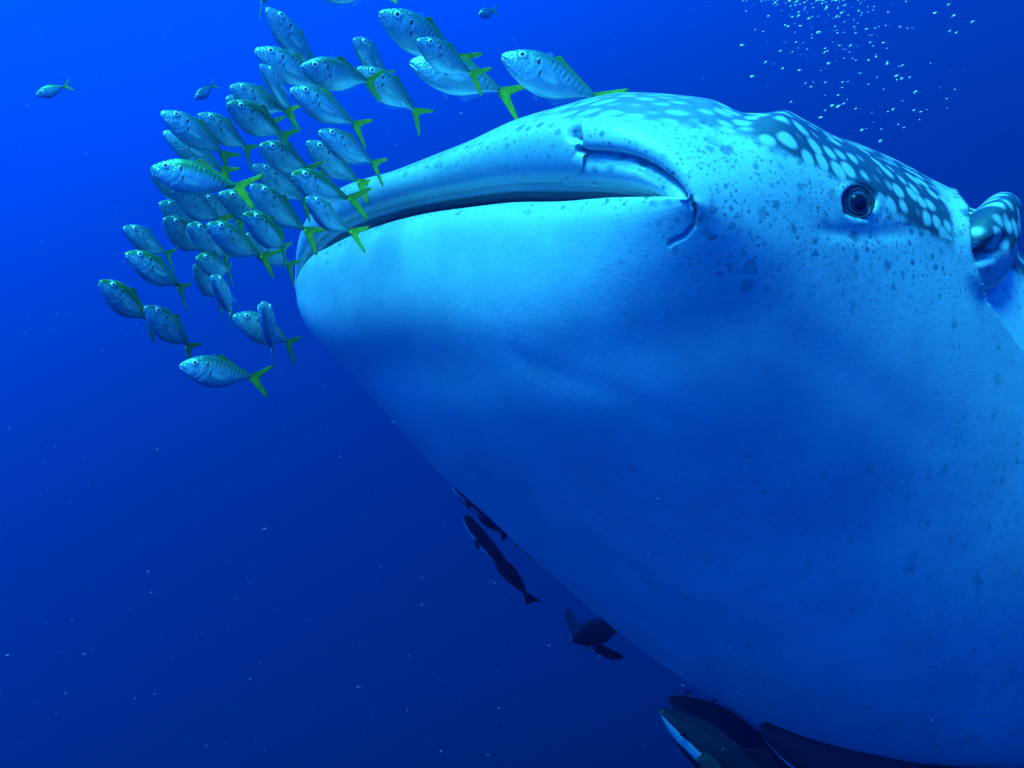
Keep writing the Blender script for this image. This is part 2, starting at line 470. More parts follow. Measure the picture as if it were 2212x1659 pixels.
pm = math_node(t, 'MULTIPLY', maprange(t, pedge, 0.15, 0.85), at_d)
col = mix_col(t, pm, pale, back_c)
L_(col, b.inputs['Base Color'])
# dermal relief
bn = node(t, 'ShaderNodeTexNoise'); bn.inputs['Scale'].default_value = 160; bn.inputs['Detail'].default_value = 4
bn.inputs['Roughness'].default_value = 0.7
L_(geo, bn.inputs['Vector'])
bw = node(t, 'ShaderNodeTexNoise'); bw.inputs['Scale'].default_value = 22; bw.inputs['Detail'].default_value = 3
L_(geo, bw.inputs['Vector'])
bh = math_node(t, 'ADD', math_node(t, 'MULTIPLY', bn.outputs[0], 0.0030), math_node(t, 'MULTIPLY', bw.outputs[0], 0.0035))
bp = node(t, 'ShaderNodeBump'); bp.inputs['Strength'].default_value = 0.28; bp.inputs['Distance'].default_value = 1.0
L_(bh, bp.inputs['Height']); L_(bp.outputs[0], b.inputs['Normal'])
b.inputs['Roughness'].default_value = 0.38
b.inputs['Coat Weight'].default_value = 0.4          # slime
b.inputs['Coat Roughness'].default_value = 0.32

shark = empty('whale_shark', tuple(ST))
tag(shark, 'huge whale shark with open mouth, pale freckled throat and white-spotted dark back', 'shark')
me = bpy.data.meshes.new('body')
me.vertices.add(NR * NC)
me.vertices.foreach_set('co', (SP - ST).astype(np.float32).ravel())
ii, jj = np.meshgrid(np.arange(NR - 1), np.arange(NC), indexing='ij')
j2 = (jj + 1) % NC
qf = np.stack([ii * NC + jj, (ii + 1) * NC + jj, (ii + 1) * NC + j2, ii * NC + j2], -1).reshape(-1, 4)
me.loops.add(qf.size); me.loops.foreach_set('vertex_index', qf.ravel().astype(np.int32))
me.polygons.add(len(qf)); me.polygons.foreach_set('loop_start', np.arange(0, qf.size, 4, dtype=np.int32))
me.update(calc_edges=True)
me.polygons.foreach_set('use_smooth', np.ones(len(qf), bool))
for nm, arr in (('pig', pig), ('freckle', fk), ('dark', dark), ('belly', belly)):
    a = me.attributes.new(nm, 'FLOAT', 'POINT'); a.data.foreach_set('value', arr.astype(np.float32).ravel())
a = me.attributes.new('skin', 'FLOAT_VECTOR', 'POINT')
a.data.foreach_set('vector', np.stack([al, ar * 1.0, np.zeros_like(al)], -1).astype(np.float32).ravel())
me.materials.append(skin)
body = bpy.data.objects.new('body', me); COL.objects.link(body); body.parent = shark
bmn = me.polygons[(NR // 2) * NC].normal
BODY_FLIP = Vector(NRM[NR // 2, 0]).dot(bmn) < 0
if BODY_FLIP: me.flip_normals()

# eyes: found on the skin where the photograph has the near one, the far one mirrored
def skin_at(px, py, near=True):
    k = np.where(NEAR & (NRM[..., 1] < 0.2), ((V - np.array([px, py])) ** 2).sum(-1), 1e9)
    return np.unravel_index(np.argmin(k), k.shape)
eye_m, t, b = newmat('shark_eye', 0.15, 0.6)
tcn = node(t, 'ShaderNodeTexCoord').outputs['Object']
sx = node(t, 'ShaderNodeSeparateXYZ'); t.links.new(tcn, sx.inputs[0])
rr = math_node(t, 'SQRT', math_node(t, 'ADD', math_node(t, 'POWER', sx.outputs[0], 2), math_node(t, 'POWER', sx.outputs[1], 2)))
ring = mix_col(t, maprange(t, rr, 0.022, 0.036), (0.05, 0.10, 0.14), (0.20, 0.29, 0.33))
t.links.new(ring, b.inputs['Base Color'])
lid_m, t, b = newmat('shark_eyelid', 0.45, 0.4); b.inputs['Base Color'].default_value = (0.035, 0.065, 0.085, 1)
pup_m, t, b = newmat('black_pupil', 0.12, 0.5); b.inputs['Base Color'].default_value = (0.002, 0.002, 0.003, 1)

def dome(R, h, n=28, rings=10, under=0.004):
    vs, fs = [], []
    for i in range(rings + 1):
        a = i / rings
        for k in range(n):
            w = 2 * math.pi * k / n
            vs.append((R * a * math.cos(w), R * a * math.sin(w), h * (1 - a * a) - (under if i == rings else 0)))
    for i in range(rings):
        for k in range(n):
            fs.append((i * n + k, (i + 1) * n + k, (i + 1) * n + (k + 1) % n, i * n + (k + 1) % n))
    return vs, fs

def torus(R, r, n=40, m=12, squash=1.0, wob=0.0):
    vs, fs = [], []
    for i in range(n):
        a = 2 * math.pi * i / n
        rr = r * (1 + wob * math.sin(3 * a + 1))
        for k in range(m):
            c = 2 * math.pi * k / m
            vs.append(((R + rr * math.cos(c)) * math.cos(a), (R + rr * math.cos(c)) * math.sin(a), rr * math.sin(c) * squash))
    for i in range(n):
        for k in range(m):
            fs.append((i * m + k, ((i + 1) % n) * m + k, ((i + 1) % n) * m + (k + 1) % m, i * m + (k + 1) % m))
    return vs, fs

ei, ej = skin_at(*EYE)
for jx in (ej, mir[ej]):
    Nn = NRM[max(0, ei - 25):ei + 26, jx].mean(0)
    Nn = Vector(Nn).normalized()
    if jx == ej: Nn = (Nn + Vector((-0.25, -0.75, -0.1))).normalized()        # the eye is rolled forward, towards the viewer
    Pp = Vector((SP - NRM * disp[..., None])[ei, jx])      # skin level without the socket
    k = Pp.y / FP                                          # metres per picture unit there
    M = Nn.to_track_quat('Z', 'Y').to_matrix().to_4x4()
    vv, ff = dome(36 * k, 12 * k)
    e = mesh('eye', vv, ff, eye_m, shark); e.matrix_local = Matrix.Translation(Pp - Vector(ST) - Nn * 13 * k) @ M
    vv, ff = dome(20 * k, 6 * k)
    pu = mesh('pupil', vv, ff, pup_m, e); pu.location = (0, -2 * k, 10.5 * k)
    vv, ff = torus(36 * k, 4.2 * k, wob=0.3, squash=1.0)
    li = mesh('eyelid', vv, ff, lid_m, e); li.location = (0, 0, 5 * k)
    vv, ff = torus(27 * k, 1.8 * k, wob=0.5)
    li = mesh('eyelid_fold', vv, ff, lid_m, e); li.location = (0, 0, 7.5 * k)

# ------------------------------------------------------------------ fish
def loft_fish(name, prof, nx=64, na=44, bend_amt=0.0, lift=0.0, groove=True, mat=None, L=0.85):
    """prof rows: x, z_top, z_bottom, half-width. Nose at x=0, tail root at x=L; forward is -x."""
    prof = np.array(prof, float)
    u = np.linspace(0, 1, nx)
    xs = L * (1 - np.cos(u * np.pi * 0.5)) * 0.55 + L * u * 0.45
    pr = spline(prof[:, 0], prof[:, 1:], xs)
    ang = np.linspace(0, 2 * np.pi, na, endpoint=False)
    c, s = np.cos(ang), np.sin(ang)
    zc = (pr[:, 0] + pr[:, 1]) / 2; hz = (pr[:, 0] - pr[:, 1]) / 2
    Y = pr[:, 2:3] * np.sign(c)[None] * np.abs(c)[None] ** 0.9
    Z = zc[:, None] + hz[:, None] * np.sign(s)[None] * np.abs(s)[None] ** 1.05
    X = np.broadcast_to(xs[:, None], Y.shape).copy()
    if groove:
        def carve(poly, dep, wd):
            d, sg, pa = seg_dist(np.stack([X, Z], -1), poly)
            return -dep * np.exp(-(d / wd) ** 2)
        g = carve([(0.000, -0.012), (0.040, -0.034), (0.085, -0.062)], 0.008, 0.006)            # mouth slit
        op = [(0.270, 0.092), (0.312, 0.062), (0.326, 0.015), (0.312, -0.045), (0.270, -0.100), (0.210, -0.136)]
        d, sg, pa = seg_dist(np.stack([X, Z], -1), op)
        g += np.where(sg > 0, 1, -1) * 0.0045 * np.exp(-(d / 0.020) ** 2) - 0.007 * np.exp(-(d / 0.007) ** 2)   # gill cover
        g += carve([(0.220, 0.055), (0.235, 0.0), (0.220, -0.062), (0.165, -0.098)], 0.004, 0.008)              # cheek bone
        g += 0.005 * np.exp(-((np.hypot(X - 0.150, Z - 0.050) - 0.044) / 0.007) ** 2)                           # eye rim
        g += carve([(0.05, 0.025), (0.10, 0.005), (0.115, -0.045)], 0.004, 0.007)
        Y = Y + np.sign(Y) * np.minimum(np.abs(Y) * 0.9, 1) * 0 + np.sign(c)[None] * g * np.clip(np.abs(c)[None] * 1.5, 0, 1)
    Y = Y + bend_amt * np.clip(X / L - 0.3, 0, 1) ** 2
    verts = np.stack([X, Y, Z], -1).reshape(-1, 3).tolist()
    faces = [(i * na + j, i * na + (j + 1) % na, (i + 1) * na + (j + 1) % na, (i + 1) * na + j) for i in range(nx - 1) for j in range(na)]
    faces.append(tuple(range(na))[::-1]); faces.append(tuple((nx - 1) * na + j for j in range(na)))
    me = bpy.data.meshes.new(name)
    me.from_pydata(verts, [], faces)
    me.polygons.foreach_set('use_smooth', [True] * len(me.polygons)); me.update()
    bm_ = bmesh.new(); bm_.from_mesh(me); bmesh.ops.recalc_face_normals(bm_, faces=bm_.faces); bm_.to_mesh(me); bm_.free()
    if mat: me.materials.append(mat)
    return me

def fin_mesh(name, rows, thick=0.004, rays=0, mat=None, n=18, bend_amt=0.0, L=0.85):
    """a fin between two edge polylines (root edge, outer edge): rows = [(root xz), (outer xz)] pairs; thin, with ray ridges."""
    root = np.array([r[0] for r in rows], float); outer = np.array([r[1] for r in rows], float)
    k = np.linspace(0, 1, len(rows))
    m = max(n, rays * 3)
    q = np.linspace(0, 1, m)
    A = spline(k, root, q); B = spline(k, outer, q)
    w = np.linspace(0, 1, 10)
    G = A[:, None] * (1 - w[None, :, None]) + B[:, None] * w[None, :, None]
    ridge = 0.0 if rays == 0 else 0.5 * np.cos(q * rays * 2 * np.pi)
    T = thick * (1.0 - 0.85 * w[None, :]) * (1 + 0.5 * np.reshape(ridge, (-1, 1)) if rays else 1.0)
    T = np.broadcast_to(T, G.shape[:2])
    off = bend_amt * np.clip(G[..., 0] / L - 0.3, 0, 2) ** 2
    vs = [(G[i, j, 0], off[i, j] + T[i, j], G[i, j, 1]) for i in range(m) for j in range(10)]
    vs += [(G[i, j, 0], off[i, j] - T[i, j], G[i, j, 1]) for i in range(m) for j in range(10)]
    fs = []
    N = m * 10
    for i in range(m - 1):
        for j in range(9):
            a, b_, c_, d_ = i * 10 + j, i * 10 + j + 1, (i + 1) * 10 + j + 1, (i + 1) * 10 + j
            fs.append((a, b_, c_, d_)); fs.append((N + a, N + d_, N + c_, N + b_))
    rim = [i * 10 for i in range(m)] + [(m - 1) * 10 + j for j in range(1, 10)] + [i * 10 + 9 for i in range(m - 2, -1, -1)] + [j for j in range(8, 0, -1)]
    for a, b_ in zip(rim, rim[1:] + rim[:1]):
        fs.append((a, N + a, N + b_, b_))
    me = bpy.data.meshes.new(name)
    me.from_pydata(vs, [], fs); me.polygons.foreach_set('use_smooth', [True] * len(me.polygons)); me.update()
    bm_ = bmesh.new(); bm_.from_mesh(me); bmesh.ops.recalc_face_normals(bm_, faces=bm_.faces); bm_.to_mesh(me); bm_.free()
    if mat: me.materials.append(mat)
    return me

# silver flank, olive back, faint dark bars
fish_m, t, b = newmat('silver_scales', 0.30, 0.6)
o_ = node(t, 'ShaderNodeTexCoord').outputs['Object']
sx = node(t, 'ShaderNodeSeparateXYZ'); t.links.new(o_, sx.inputs[0])
fx, fz = sx.outputs[0], sx.outputs[2]
oi = node(t, 'ShaderNodeObjectInfo')
osep = node(t, 'ShaderNodeSeparateColor'); t.links.new(oi.outputs['Color'], osep.inputs[0])
green = osep.outputs[0]
rnd = oi.outputs['Random']
addv = node(t, 'ShaderNodeVectorMath'); addv.operation = 'ADD'
cmb = node(t, 'ShaderNodeCombineXYZ'); t.links.new(math_node(t, 'MULTIPLY', rnd, 40.0), cmb.inputs[0])
t.links.new(o_, addv.inputs[0]); t.links.new(cmb.outputs[0], addv.inputs[1])
fn = node(t, 'ShaderNodeTexNoise'); fn.inputs['Scale'].default_value = 14; fn.inputs['Detail'].default_value = 5
t.links.new(addv.outputs[0], fn.inputs['Vector'])
fn2 = node(t, 'ShaderNodeTexNoise'); fn2.inputs['Scale'].default_value = 55; fn2.inputs['Detail'].default_value = 3
t.links.new(addv.outputs[0], fn2.inputs['Vector'])
# the back line follows the profile: x - dependent height
zrel = math_node(t, 'ADD', fz, math_node(t, 'MULTIPLY', math_node(t, 'POWER', math_node(t, 'SUBTRACT', fx, 0.36), 2), 0.55))
zrel = math_node(t, 'ADD', zrel, math_node(t, 'MULTIPLY', math_node(t, 'SUBTRACT', fn.outputs[0], 0.5), 0.05))
side = mix_col(t, maprange(t, fn.outputs[0], 0.35, 0.7), (0.33, 0.43, 0.48), (0.52, 0.62, 0.66))
side = mix_col(t, maprange(t, fz, -0.05, -0.16), side, (0.50, 0.58, 0.62))
backc = mix_col(t, green, (0.09, 0.24, 0.22), (0.07, 0.26, 0.012))
col = mix_col(t, maprange(t, zrel, 0.085, 0.150), side, backc)
upper = mix_col(t, math_node(t, 'MULTIPLY', maprange(t, zrel, 0.01, 0.11), math_node(t, 'ADD', math_node(t, 'MULTIPLY', green, 0.65), 0.3)), side, (0.07, 0.32, 0.12))
col = mix_col(t, maprange(t, math_node(t, 'ADD', zrel, math_node(t, 'MULTIPLY', green, 0.055)), 0.085, 0.140), upper, backc)
# bars
barw = math_node(t, 'SINE', math_node(t, 'ADD', math_node(t, 'MULTIPLY', math_node(t, 'SUBTRACT', fx, math_node(t, 'MULTIPLY', fz, 0.25)), 128.0), math_node(t, 'MULTIPLY', fn.outputs[0], 3.0)))
bar = maprange(t, barw, 0.1, 0.75)
bmask = math_node(t, 'MULTIPLY', maprange(t, fx, 0.33, 0.42), maprange(t, fx, 0.84, 0.74))
bmask = math_node(t, 'MULTIPLY', bmask, math_node(t, 'MULTIPLY', maprange(t, zrel, 0.012, 0.045), maprange(t, zrel, 0.150, 0.115)))
bmask = math_node(t, 'MULTIPLY', bmask, maprange(t, fn.outputs[0], 0.35, 0.65, 0.2, 0.8))
col = mix_col(t, math_node(t, 'MULTIPLY', bar, bmask), col, (0.03, 0.09, 0.13))
# dark mark on the gill cover, dark foot of the breast fin, dark socket
def blotch(cx, cz, rx, rz, amount, tone, col_in):
    ex = math_node(t, 'POWER', math_node(t, 'DIVIDE', math_node(t, 'SUBTRACT', fx, cx), rx), 2)
    ez = math_node(t, 'POWER', math_node(t, 'DIVIDE', math_node(t, 'SUBTRACT', fz, cz), rz), 2)
    f = maprange(t, math_node(t, 'ADD', ex, ez), 1.0, 0.45, 0.0, amount)
    return mix_col(t, f, col_in, tone)
col = blotch(0.152, 0.048, 0.058, 0.054, 0.80, (0.06, 0.12, 0.16), col)
col = blotch(0.302, 0.050, 0.017, 0.032, 0.95, (0.010, 0.02, 0.04), col)
col = blotch(0.284, 0.074, 0.017, 0.013, 0.95, (0.92, 0.95, 0.93), col)  # white highlight painted next to the gill cover mark
col = blotch(0.335, -0.045, 0.014, 0.030, 0.85, (0.03, 0.06, 0.10), col)
col = blotch(0.120, 0.092, 0.020, 0.010, 0.8, (0.85, 0.9, 0.88), col)
# white glints of the snout and cheek, painted into the colour
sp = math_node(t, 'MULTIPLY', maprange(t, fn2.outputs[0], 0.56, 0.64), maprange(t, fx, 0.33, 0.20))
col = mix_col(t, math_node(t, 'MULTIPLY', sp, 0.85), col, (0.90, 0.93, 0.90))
t.links.new(col, b.inputs['Base Color'])
b.inputs['Metallic'].default_value = 0.4
# scale relief on the body, bony relief on the head
vsx = node(t, 'ShaderNodeTexVoronoi'); vsx.inputs['Scale'].default_value = 90; t.links.new(o_, vsx.inputs['Vector'])
hgt = math_node(t, 'ADD', math_node(t, 'MULTIPLY', vsx.outputs['Distance'], 0.0025), math_node(t, 'MULTIPLY', math_node(t, 'MULTIPLY', fn2.outputs[0], maprange(t, fx, 0.36, 0.26)), 0.016))
hgt = math_node(t, 'ADD', hgt, math_node(t, 'MULTIPLY', math_node(t, 'MULTIPLY', bar, bmask), -0.004))
fb = node(t, 'ShaderNodeBump'); fb.inputs['Strength'].default_value = 0.5; fb.inputs['Distance'].default_value = 0.2
t.links.new(hgt, fb.inputs['Height']); t.links.new(fb.outputs[0], b.inputs['Normal'])

def fin_material(name, c0, c1, alpha, trans):
    m, t, b = newmat(name, 0.4, 0.4)
    o_ = node(t, 'ShaderNodeTexCoord').outputs['Object']
    n_ = node(t, 'ShaderNodeTexNoise'); n_.inputs['Scale'].default_value = 16; n_.inputs['Detail'].default_value = 3
    t.links.new(o_, n_.inputs['Vector'])
    t.links.new(mix_col(t, maprange(t, n_.outputs[0], 0.3, 0.7), c0, c1), b.inputs['Base Color'])
    b.inputs['Alpha'].default_value = alpha
    b.inputs['Transmission Weight'].default_value = 0.0
    b.inputs['Subsurface Weight'].default_value = trans
    b.inputs['Subsurface Radius'].default_value = (0.01, 0.01, 0.01)
    return m
tail_m = fin_material('yellow_fin', (0.34, 0.44, 0.003), (0.50, 0.66, 0.006), 1.0, 0.0)
ridge_m = fin_material('olive_fin', (0.10, 0.20, 0.008), (0.16, 0.30, 0.015), 1.0, 0.0)
clear_m = fin_material('clear_fin', (0.40, 0.52, 0.58), (0.55, 0.65, 0.70), 0.13, 0.0)
iris_m, t, b = newmat('silver_iris', 0.2, 0.7); b.inputs['Base Color'].default_value = (0.92, 0.92, 0.90, 1); b.inputs['Metallic'].default_value = 0.0

PROF = [(0, 0.004, -0.014, 0.004), (0.012, 0.026, -0.034, 0.016), (0.05, 0.062, -0.066, 0.034), (0.11, 0.101, -0.108, 0.052), (0.19, 0.141, -0.148, 0.066),
        (0.29, 0.168, -0.180, 0.075), (0.41, 0.170, -0.192, 0.073), (0.53, 0.146, -0.166, 0.058), (0.65, 0.100, -0.108, 0.038), (0.75, 0.054, -0.052, 0.020), (0.85, 0.022, -0.022, 0.011)]
TAIL = [((0.832, 0.024), (1.120, 0.195)), ((0.836, 0.018), (1.110, 0.150)), ((0.842, 0.010), (1.010, 0.062)), ((0.848, 0.0), (0.962, 0.0)), ((0.842, -0.010), (1.000, -0.070)), ((0.836, -0.018), (1.075, -0.170)), ((0.832, -0.024), (1.080, -0.225))]
DORS = [((0.40, 0.160), (0.425, 0.172)), ((0.43, 0.158), (0.475, 0.212)), ((0.50, 0.142), (0.535, 0.178)), ((0.62, 0.102), (0.645, 0.122)), ((0.74, 0.050), (0.765, 0.066)), ((0.81, 0.022), (0.830, 0.030))]
SPINE = [((0.33, 0.160), (0.345, 0.172)), ((0.345, 0.160), (0.385, 0.212)), ((0.38, 0.158), (0.415, 0.195)), ((0.41, 0.155), (0.425, 0.165))]
ANAL = [((0.46, -0.172), (0.475, -0.190)), ((0.50, -0.162), (0.545, -0.222)), ((0.56, -0.140), (0.600, -0.178)), ((0.68, -0.085), (0.700, -0.108)), ((0.80, -0.026), (0.820, -0.036))]
PELV = [((0.29, -0.168), (0.31, -0.175)), ((0.315, -0.170), (0.385, -0.245)), ((0.35, -0.172), (0.395, -0.215))]
PECT = [((0.0, 0.020), (0.02, 0.022)), ((0.0, 0.006), (0.165, 0.010)), ((0.0, -0.010), (0.13, -0.030)), ((0.0, -0.022), (0.035, -0.040))]
FISH_DATA = {}
for nm, bn_ in (('straight', 0.0), ('slight', 0.05), ('other', -0.05), ('left', 0.13), ('right', -0.13)):
    FISH_DATA[nm] = {
        'body': loft_fish('body', PROF, bend_amt=bn_, mat=fish_m),
        'tail_fin': fin_mesh('tail_fin', TAIL, 0.006, 12, tail_m, bend_amt=bn_ * 1.35),
        'dorsal_fin': fin_mesh('dorsal_fin', DORS, 0.005, 14, ridge_m, bend_amt=bn_),
        'spiny_fin': fin_mesh('spiny_fin', SPINE, 0.004, 5, clear_m, bend_amt=bn_),
        'anal_fin': fin_mesh('anal_fin', ANAL, 0.004, 12, clear_m, bend_amt=bn_)}
PEC_ME = fin_mesh('pectoral_fin', PECT, 0.003, 7, clear_m)
PEL_ME = fin_mesh('pelvic_fin', PELV, 0.003, 4, clear_m)
_v, _f = dome(0.041, 0.013, 24, 6, 0.010); EYE_ME = bpy.data.meshes.new('eye'); EYE_ME.from_pydata(_v, [], _f); EYE_ME.materials.append(iris_m)
_v, _f = dome(0.0200, 0.007, 20, 5, 0.004); PUP_ME = bpy.data.meshes.new('pupil'); PUP_ME.from_pydata(_v, [], _f); PUP_ME.materials.append(pup_m)
for m_ in (EYE_ME, PUP_ME): m_.polygons.foreach_set('use_smooth', [True] * len(m_.polygons))

def put(name, data, parent, M=None):
    o = bpy.data.objects.new(name, data); COL.objects.link(o); o.parent = parent
    if M is not None: o.matrix_local = M
    return o

def frame_from(nose, root, roll=0.0):
    """local axes for a fish whose nose and tail root are at these points; its back is turned up."""
    xax = (root - nose).normalized()                       # local +x runs from nose to tail
    z0 = Vector((0, 0, 1)) - xax * xax.z
    z0.normalize()
    yax = z0.cross(xax)
    R = Matrix.Rotation(roll, 3, xax)
    zax = R @ z0; yax = R @ yax
    M = Matrix((xax, yax, zax)).transposed().to_4x4()
    return M

def make_trevally(nx_, ny_, bx_, by_, depth, green=0.4, bend_='straight', size=0.20, roll=0.0, sign=1, label=None, group='silver trevally swarming ahead of the shark', name='trevally'):
    pxl = math.hypot(bx_ - nx_, by_ - ny_)
    inpl = pxl * depth / FP
    cosy = min(0.985, inpl / (0.85 * size))
    sc = inpl / (0.85 * cosy)
    dd = 0.85 * sc * math.sqrt(1 - cosy * cosy) * sign     # the head comes towards the viewer
    nose = at(nx_, ny_, depth - dd * 0.5)
    rt = at(bx_, by_, depth + dd * 0.5)
    sc = (rt - nose).length / 0.85
    root = empty(name, nose)
    root.matrix_world = Matrix.Translation(nose) @ frame_from(nose, rt, roll) @ Matrix.Scale(sc, 4)
    tag(root, label, 'fish', group)
    D = FISH_DATA[bend_]
    bo = put('body', D['body'], root); bo.color = (green, 0, 0, 1)
    for k in ('tail_fin', 'dorsal_fin', 'spiny_fin', 'anal_fin'): put(k, D[k], root)
    for sd in (1, -1):
        yh = sd * 0.0570
        nrm = Vector((-0.28, sd, 0.12)).normalized()
        e = put('eye', EYE_ME, root, Matrix.Translation((0.152, yh + sd * 0.002, 0.052)) @ nrm.to_track_quat('Z', 'Y').to_matrix().to_4x4())
        put('pupil', PUP_ME, e, Matrix.Translation((0, 0, 0.0100)))
        pm_ = Matrix.Translation((0.345, sd * 0.076, -0.045)) @ Matrix.Rotation(sd * 0.30, 4, 'Z') @ Matrix.Rotation(0.25, 4, 'Y')
        put('pectoral_fin', PEC_ME, root, pm_)
    put('pelvic_fin', PEL_ME, root)
    return root

FISH = [
    # nose x, y, tail root x, y, depth, green, bend, size, roll, label
    (574, 17, 684, 150, 2.22, .15, 'straight', .25, 0, 'silver trevally with its head highest of the school, body steeply tilted'),
    (550, 107, 697, 183, 2.16, .25, 'left', .22, 0, 'silver trevally under the steep one at the top of the school'),
    (648, 145, 798, 173, 2.00, .35, 'left', .19, 0, 'side-on trevally with spread green tail in the upper middle of the school'),
    (561, 140, 640, 238, 2.08, .15, 'left', .20, 0, 'steep trevally facing out between two side-on trevallies, green tail below'),
    (626, 193, 766, 264, 1.95, .4, 'straight', .20, 0, 'trevally with wide green tail below the side-on one of the upper school'),
    (763, 86, 838, 158, 2.15, .15, 'straight', .20, 0, 'steep trevally above the crossing green tails at the top of the school'),
    (818, 27, 985, 122, 2.15, .1, 'straight', .25, 0, 'large trevally at the upper outer edge of the school, overlapped by a smaller one'),
    (900, 87, 1013, 157, 2.00, .2, 'straight', .18, 0, 'smaller trevally in front of two larger ones, outside the main school'),
    (884, 134, 1083, 188, 2.12, .15, 'left', .24, 0, 'long trevally lying under the smaller one, nearing the shark snout'),
    (1083, 120, 1283, 208, 2.05, .12, 'straight', .25, 0, 'trevally directly above the shark snout, tail touching its outline'),
    (772, 146, 900, 233, 2.14, .2, 'left', .20, 0, 'trevally half hidden behind a green tail, its own tail pointing at the snout'),
    (496, 188, 612, 240, 2.06, .2, 'straight', .19, 0, 'trevally directly over a green-backed one, below the steep outward-facing trevally'),
    (487, 213, 590, 262, 2.15, .2, 'straight', .19, 0, 'trevally with only its snout showing between two overlapping heads'),
    (489, 224, 612, 290, 2.00, .75, 'straight', .20, 0, 'green-backed trevally overlapping the one of which only the snout shows'),
    (347, 242, 485, 326, 1.98, .25, 'left', .20, 0, 'trevally at the upper outer corner of the school with spread green tail'),
    (427, 248, 538, 315, 2.05, .35, 'left', .19, 0, 'trevally beside the spread-tailed upper outer one, its tail touching another head'),
    (560, 315, 664, 363, 1.96, .6, 'straight', .18, 0, 'trevally in the middle of the school whose head touches a green tail'),
    (352, 285, 480, 362, 2.08, .3, 'straight', .20, 0, 'trevally mostly hidden under the one at the upper outer corner'),
    (324, 364, 507, 402, 1.92, .7, 'straight', .20, 0, 'longest side-on trevally in the middle front of the school'),
    (328, 378, 432, 422, 2.02, .5, 'straight', .19, 0, 'trevally showing only its chin below the longest side-on one'),
    (545, 358, 657, 430, 2.06, .2, 'straight', .19, 0, 'trevally tucked behind the green-backed one at the lip end'),
    (629, 378, 741, 430, 1.93, 1.0, 'right', .20, 0, 'green-backed trevally just in front of the far end of the shark lip'),
    (687, 285, 807, 349, 1.98, .35, 'straight', .19, 0, 'trevally with green tail laid over the shark upper lip'),
    (662, 306, 765, 392, 2.12, .3, 'right', .19, 0, 'trevally behind the one whose tail lies over the upper lip'),
    (540, 400, 648, 496, 1.95, .6, 'right', .20, 0, 'steeply pitched trevally between two green-backed ones near the mouth corner'),
    (525, 464, 624, 532, 1.88, 1.0, 'left', .19, 0, 'green-backed trevally with large green tail over the mouth corner'),
    (660, 428, 745, 502, 1.86, .3, 'right', .17, 0, 'trevally directly before the mouth opening, tail crossing the lower lip'),
    (472, 419, 592, 472, 2.02, .3, 'straight', .19, 0, 'trevally just behind the tail of the longest side-on one'),
    (373, 417, 472, 472, 1.98, .3, 'straight', .18, 0, 'slim trevally right under the belly of the longest side-on one'),
    (343, 440, 440, 490, 2.06, .4, 'straight', .18, 0, 'trevally half hidden behind the slim one under the longest fish'),
    (428, 424, 502, 476, 2.12, .3, 'right', .17, 0, 'trevally buried behind two others, only its flank showing'),
    (352, 474, 440, 538, 2.00, .45, 'straight', .19, 0, 'outermost of three overlapping trevallies in a row'),
    (405, 487, 490, 552, 1.96, .5, 'straight', .19, 0, 'middle one of three overlapping trevallies in a row'),
    (447, 485, 560, 552, 1.90, .6, 'straight', .19, 0, 'foremost of three overlapping trevallies, whole body and green tail showing'),
    (530, 508, 626, 570, 2.05, .3, 'straight', .19, 0, 'trevally hidden behind the green-backed one at the mouth corner'),
    (266, 493, 362, 545, 2.02, .3, 'straight', .18, 0, 'trevally at the outer edge, above a green-backed round one'),
    (270, 548, 396, 614, 1.95, .95, 'left', .20, 0, 'round green-backed trevally at the outer edge of the school'),
    (423, 560, 503, 582, 1.96, .8, 'left', .16, 0, 'short-looking trevally below the dense middle, facing outwards'),
    (418, 575, 470, 640, 2.03, .4, 'straight', .17, 0, 'trevally with only its flank showing behind the short-looking one'),
    (456, 598, 512, 672, 1.86, .45, 'left', .17, 0, 'steep trevally facing the viewer, below the dense middle of the school'),
    (213, 608, 324, 689, 1.94, 1.0, 'straight', .19, 0, 'dark green-backed trevally farthest out, its tail crossing another head'),
    (311, 663, 415, 745, 2.00, .5, 'left', .19, 0, 'trevally whose face is crossed by a green tail, in the lower trail'),
    (387, 790, 541, 815, 2.00, .2, 'straight', .20, 0, 'lowest trevally, alone and side-on below the school'),
    (502, 683, 628, 736, 2.02, .2, 'left', .19, 0, 'trevally crossed by a head-on one, below the mouth corner'),
    (566, 656, 594, 752, 1.95, .2, 'straight', .20, 0, 'head-on trevally swimming straight up across another one'),
    (664, -24, 812, -20, 2.6, .7, 'straight', .22, 0, 'trevally cut off at the top, only its belly showing'),
    (575, -60, 572, 2, 2.4, .4, 'straight', .20, 0, 'trevally whose tail tip hangs above the highest head'),
]
for i, (a0, a1, b0, b1, dp, gr, bd, sz, rl, lb) in enumerate(FISH):
    frng = random.Random(300 + i)
    if bd == 'straight': bd = frng.choice(['straight', 'slight', 'other', 'slight'])
    make_trevally(a0, a1, b0, b1, dp, gr, bd, sz, math.radians(frng.uniform(-13, 11)), 1, lb)
# strays far out in the blue
make_trevally(117 - 40, 206, 138, 187, 4.6, .35, 'straight', .168, 0, 1, 'small pale stray fish with green tail, alone in open water', 'stray fish in open water', 'stray_fish')
make_trevally(421, 214, 458, 187, 6.6, .3, 'straight', .19, 0, 1, 'dim stray fish fading into the blue, tail raised', 'stray fish in open water', 'stray_fish')
make_trevally(1034, 32, 1066, 24, 7.5, .4, 'straight', .20, 0, 1, 'faint tiny stray fish near the surface above the school', 'stray fish in open water', 'stray_fish')

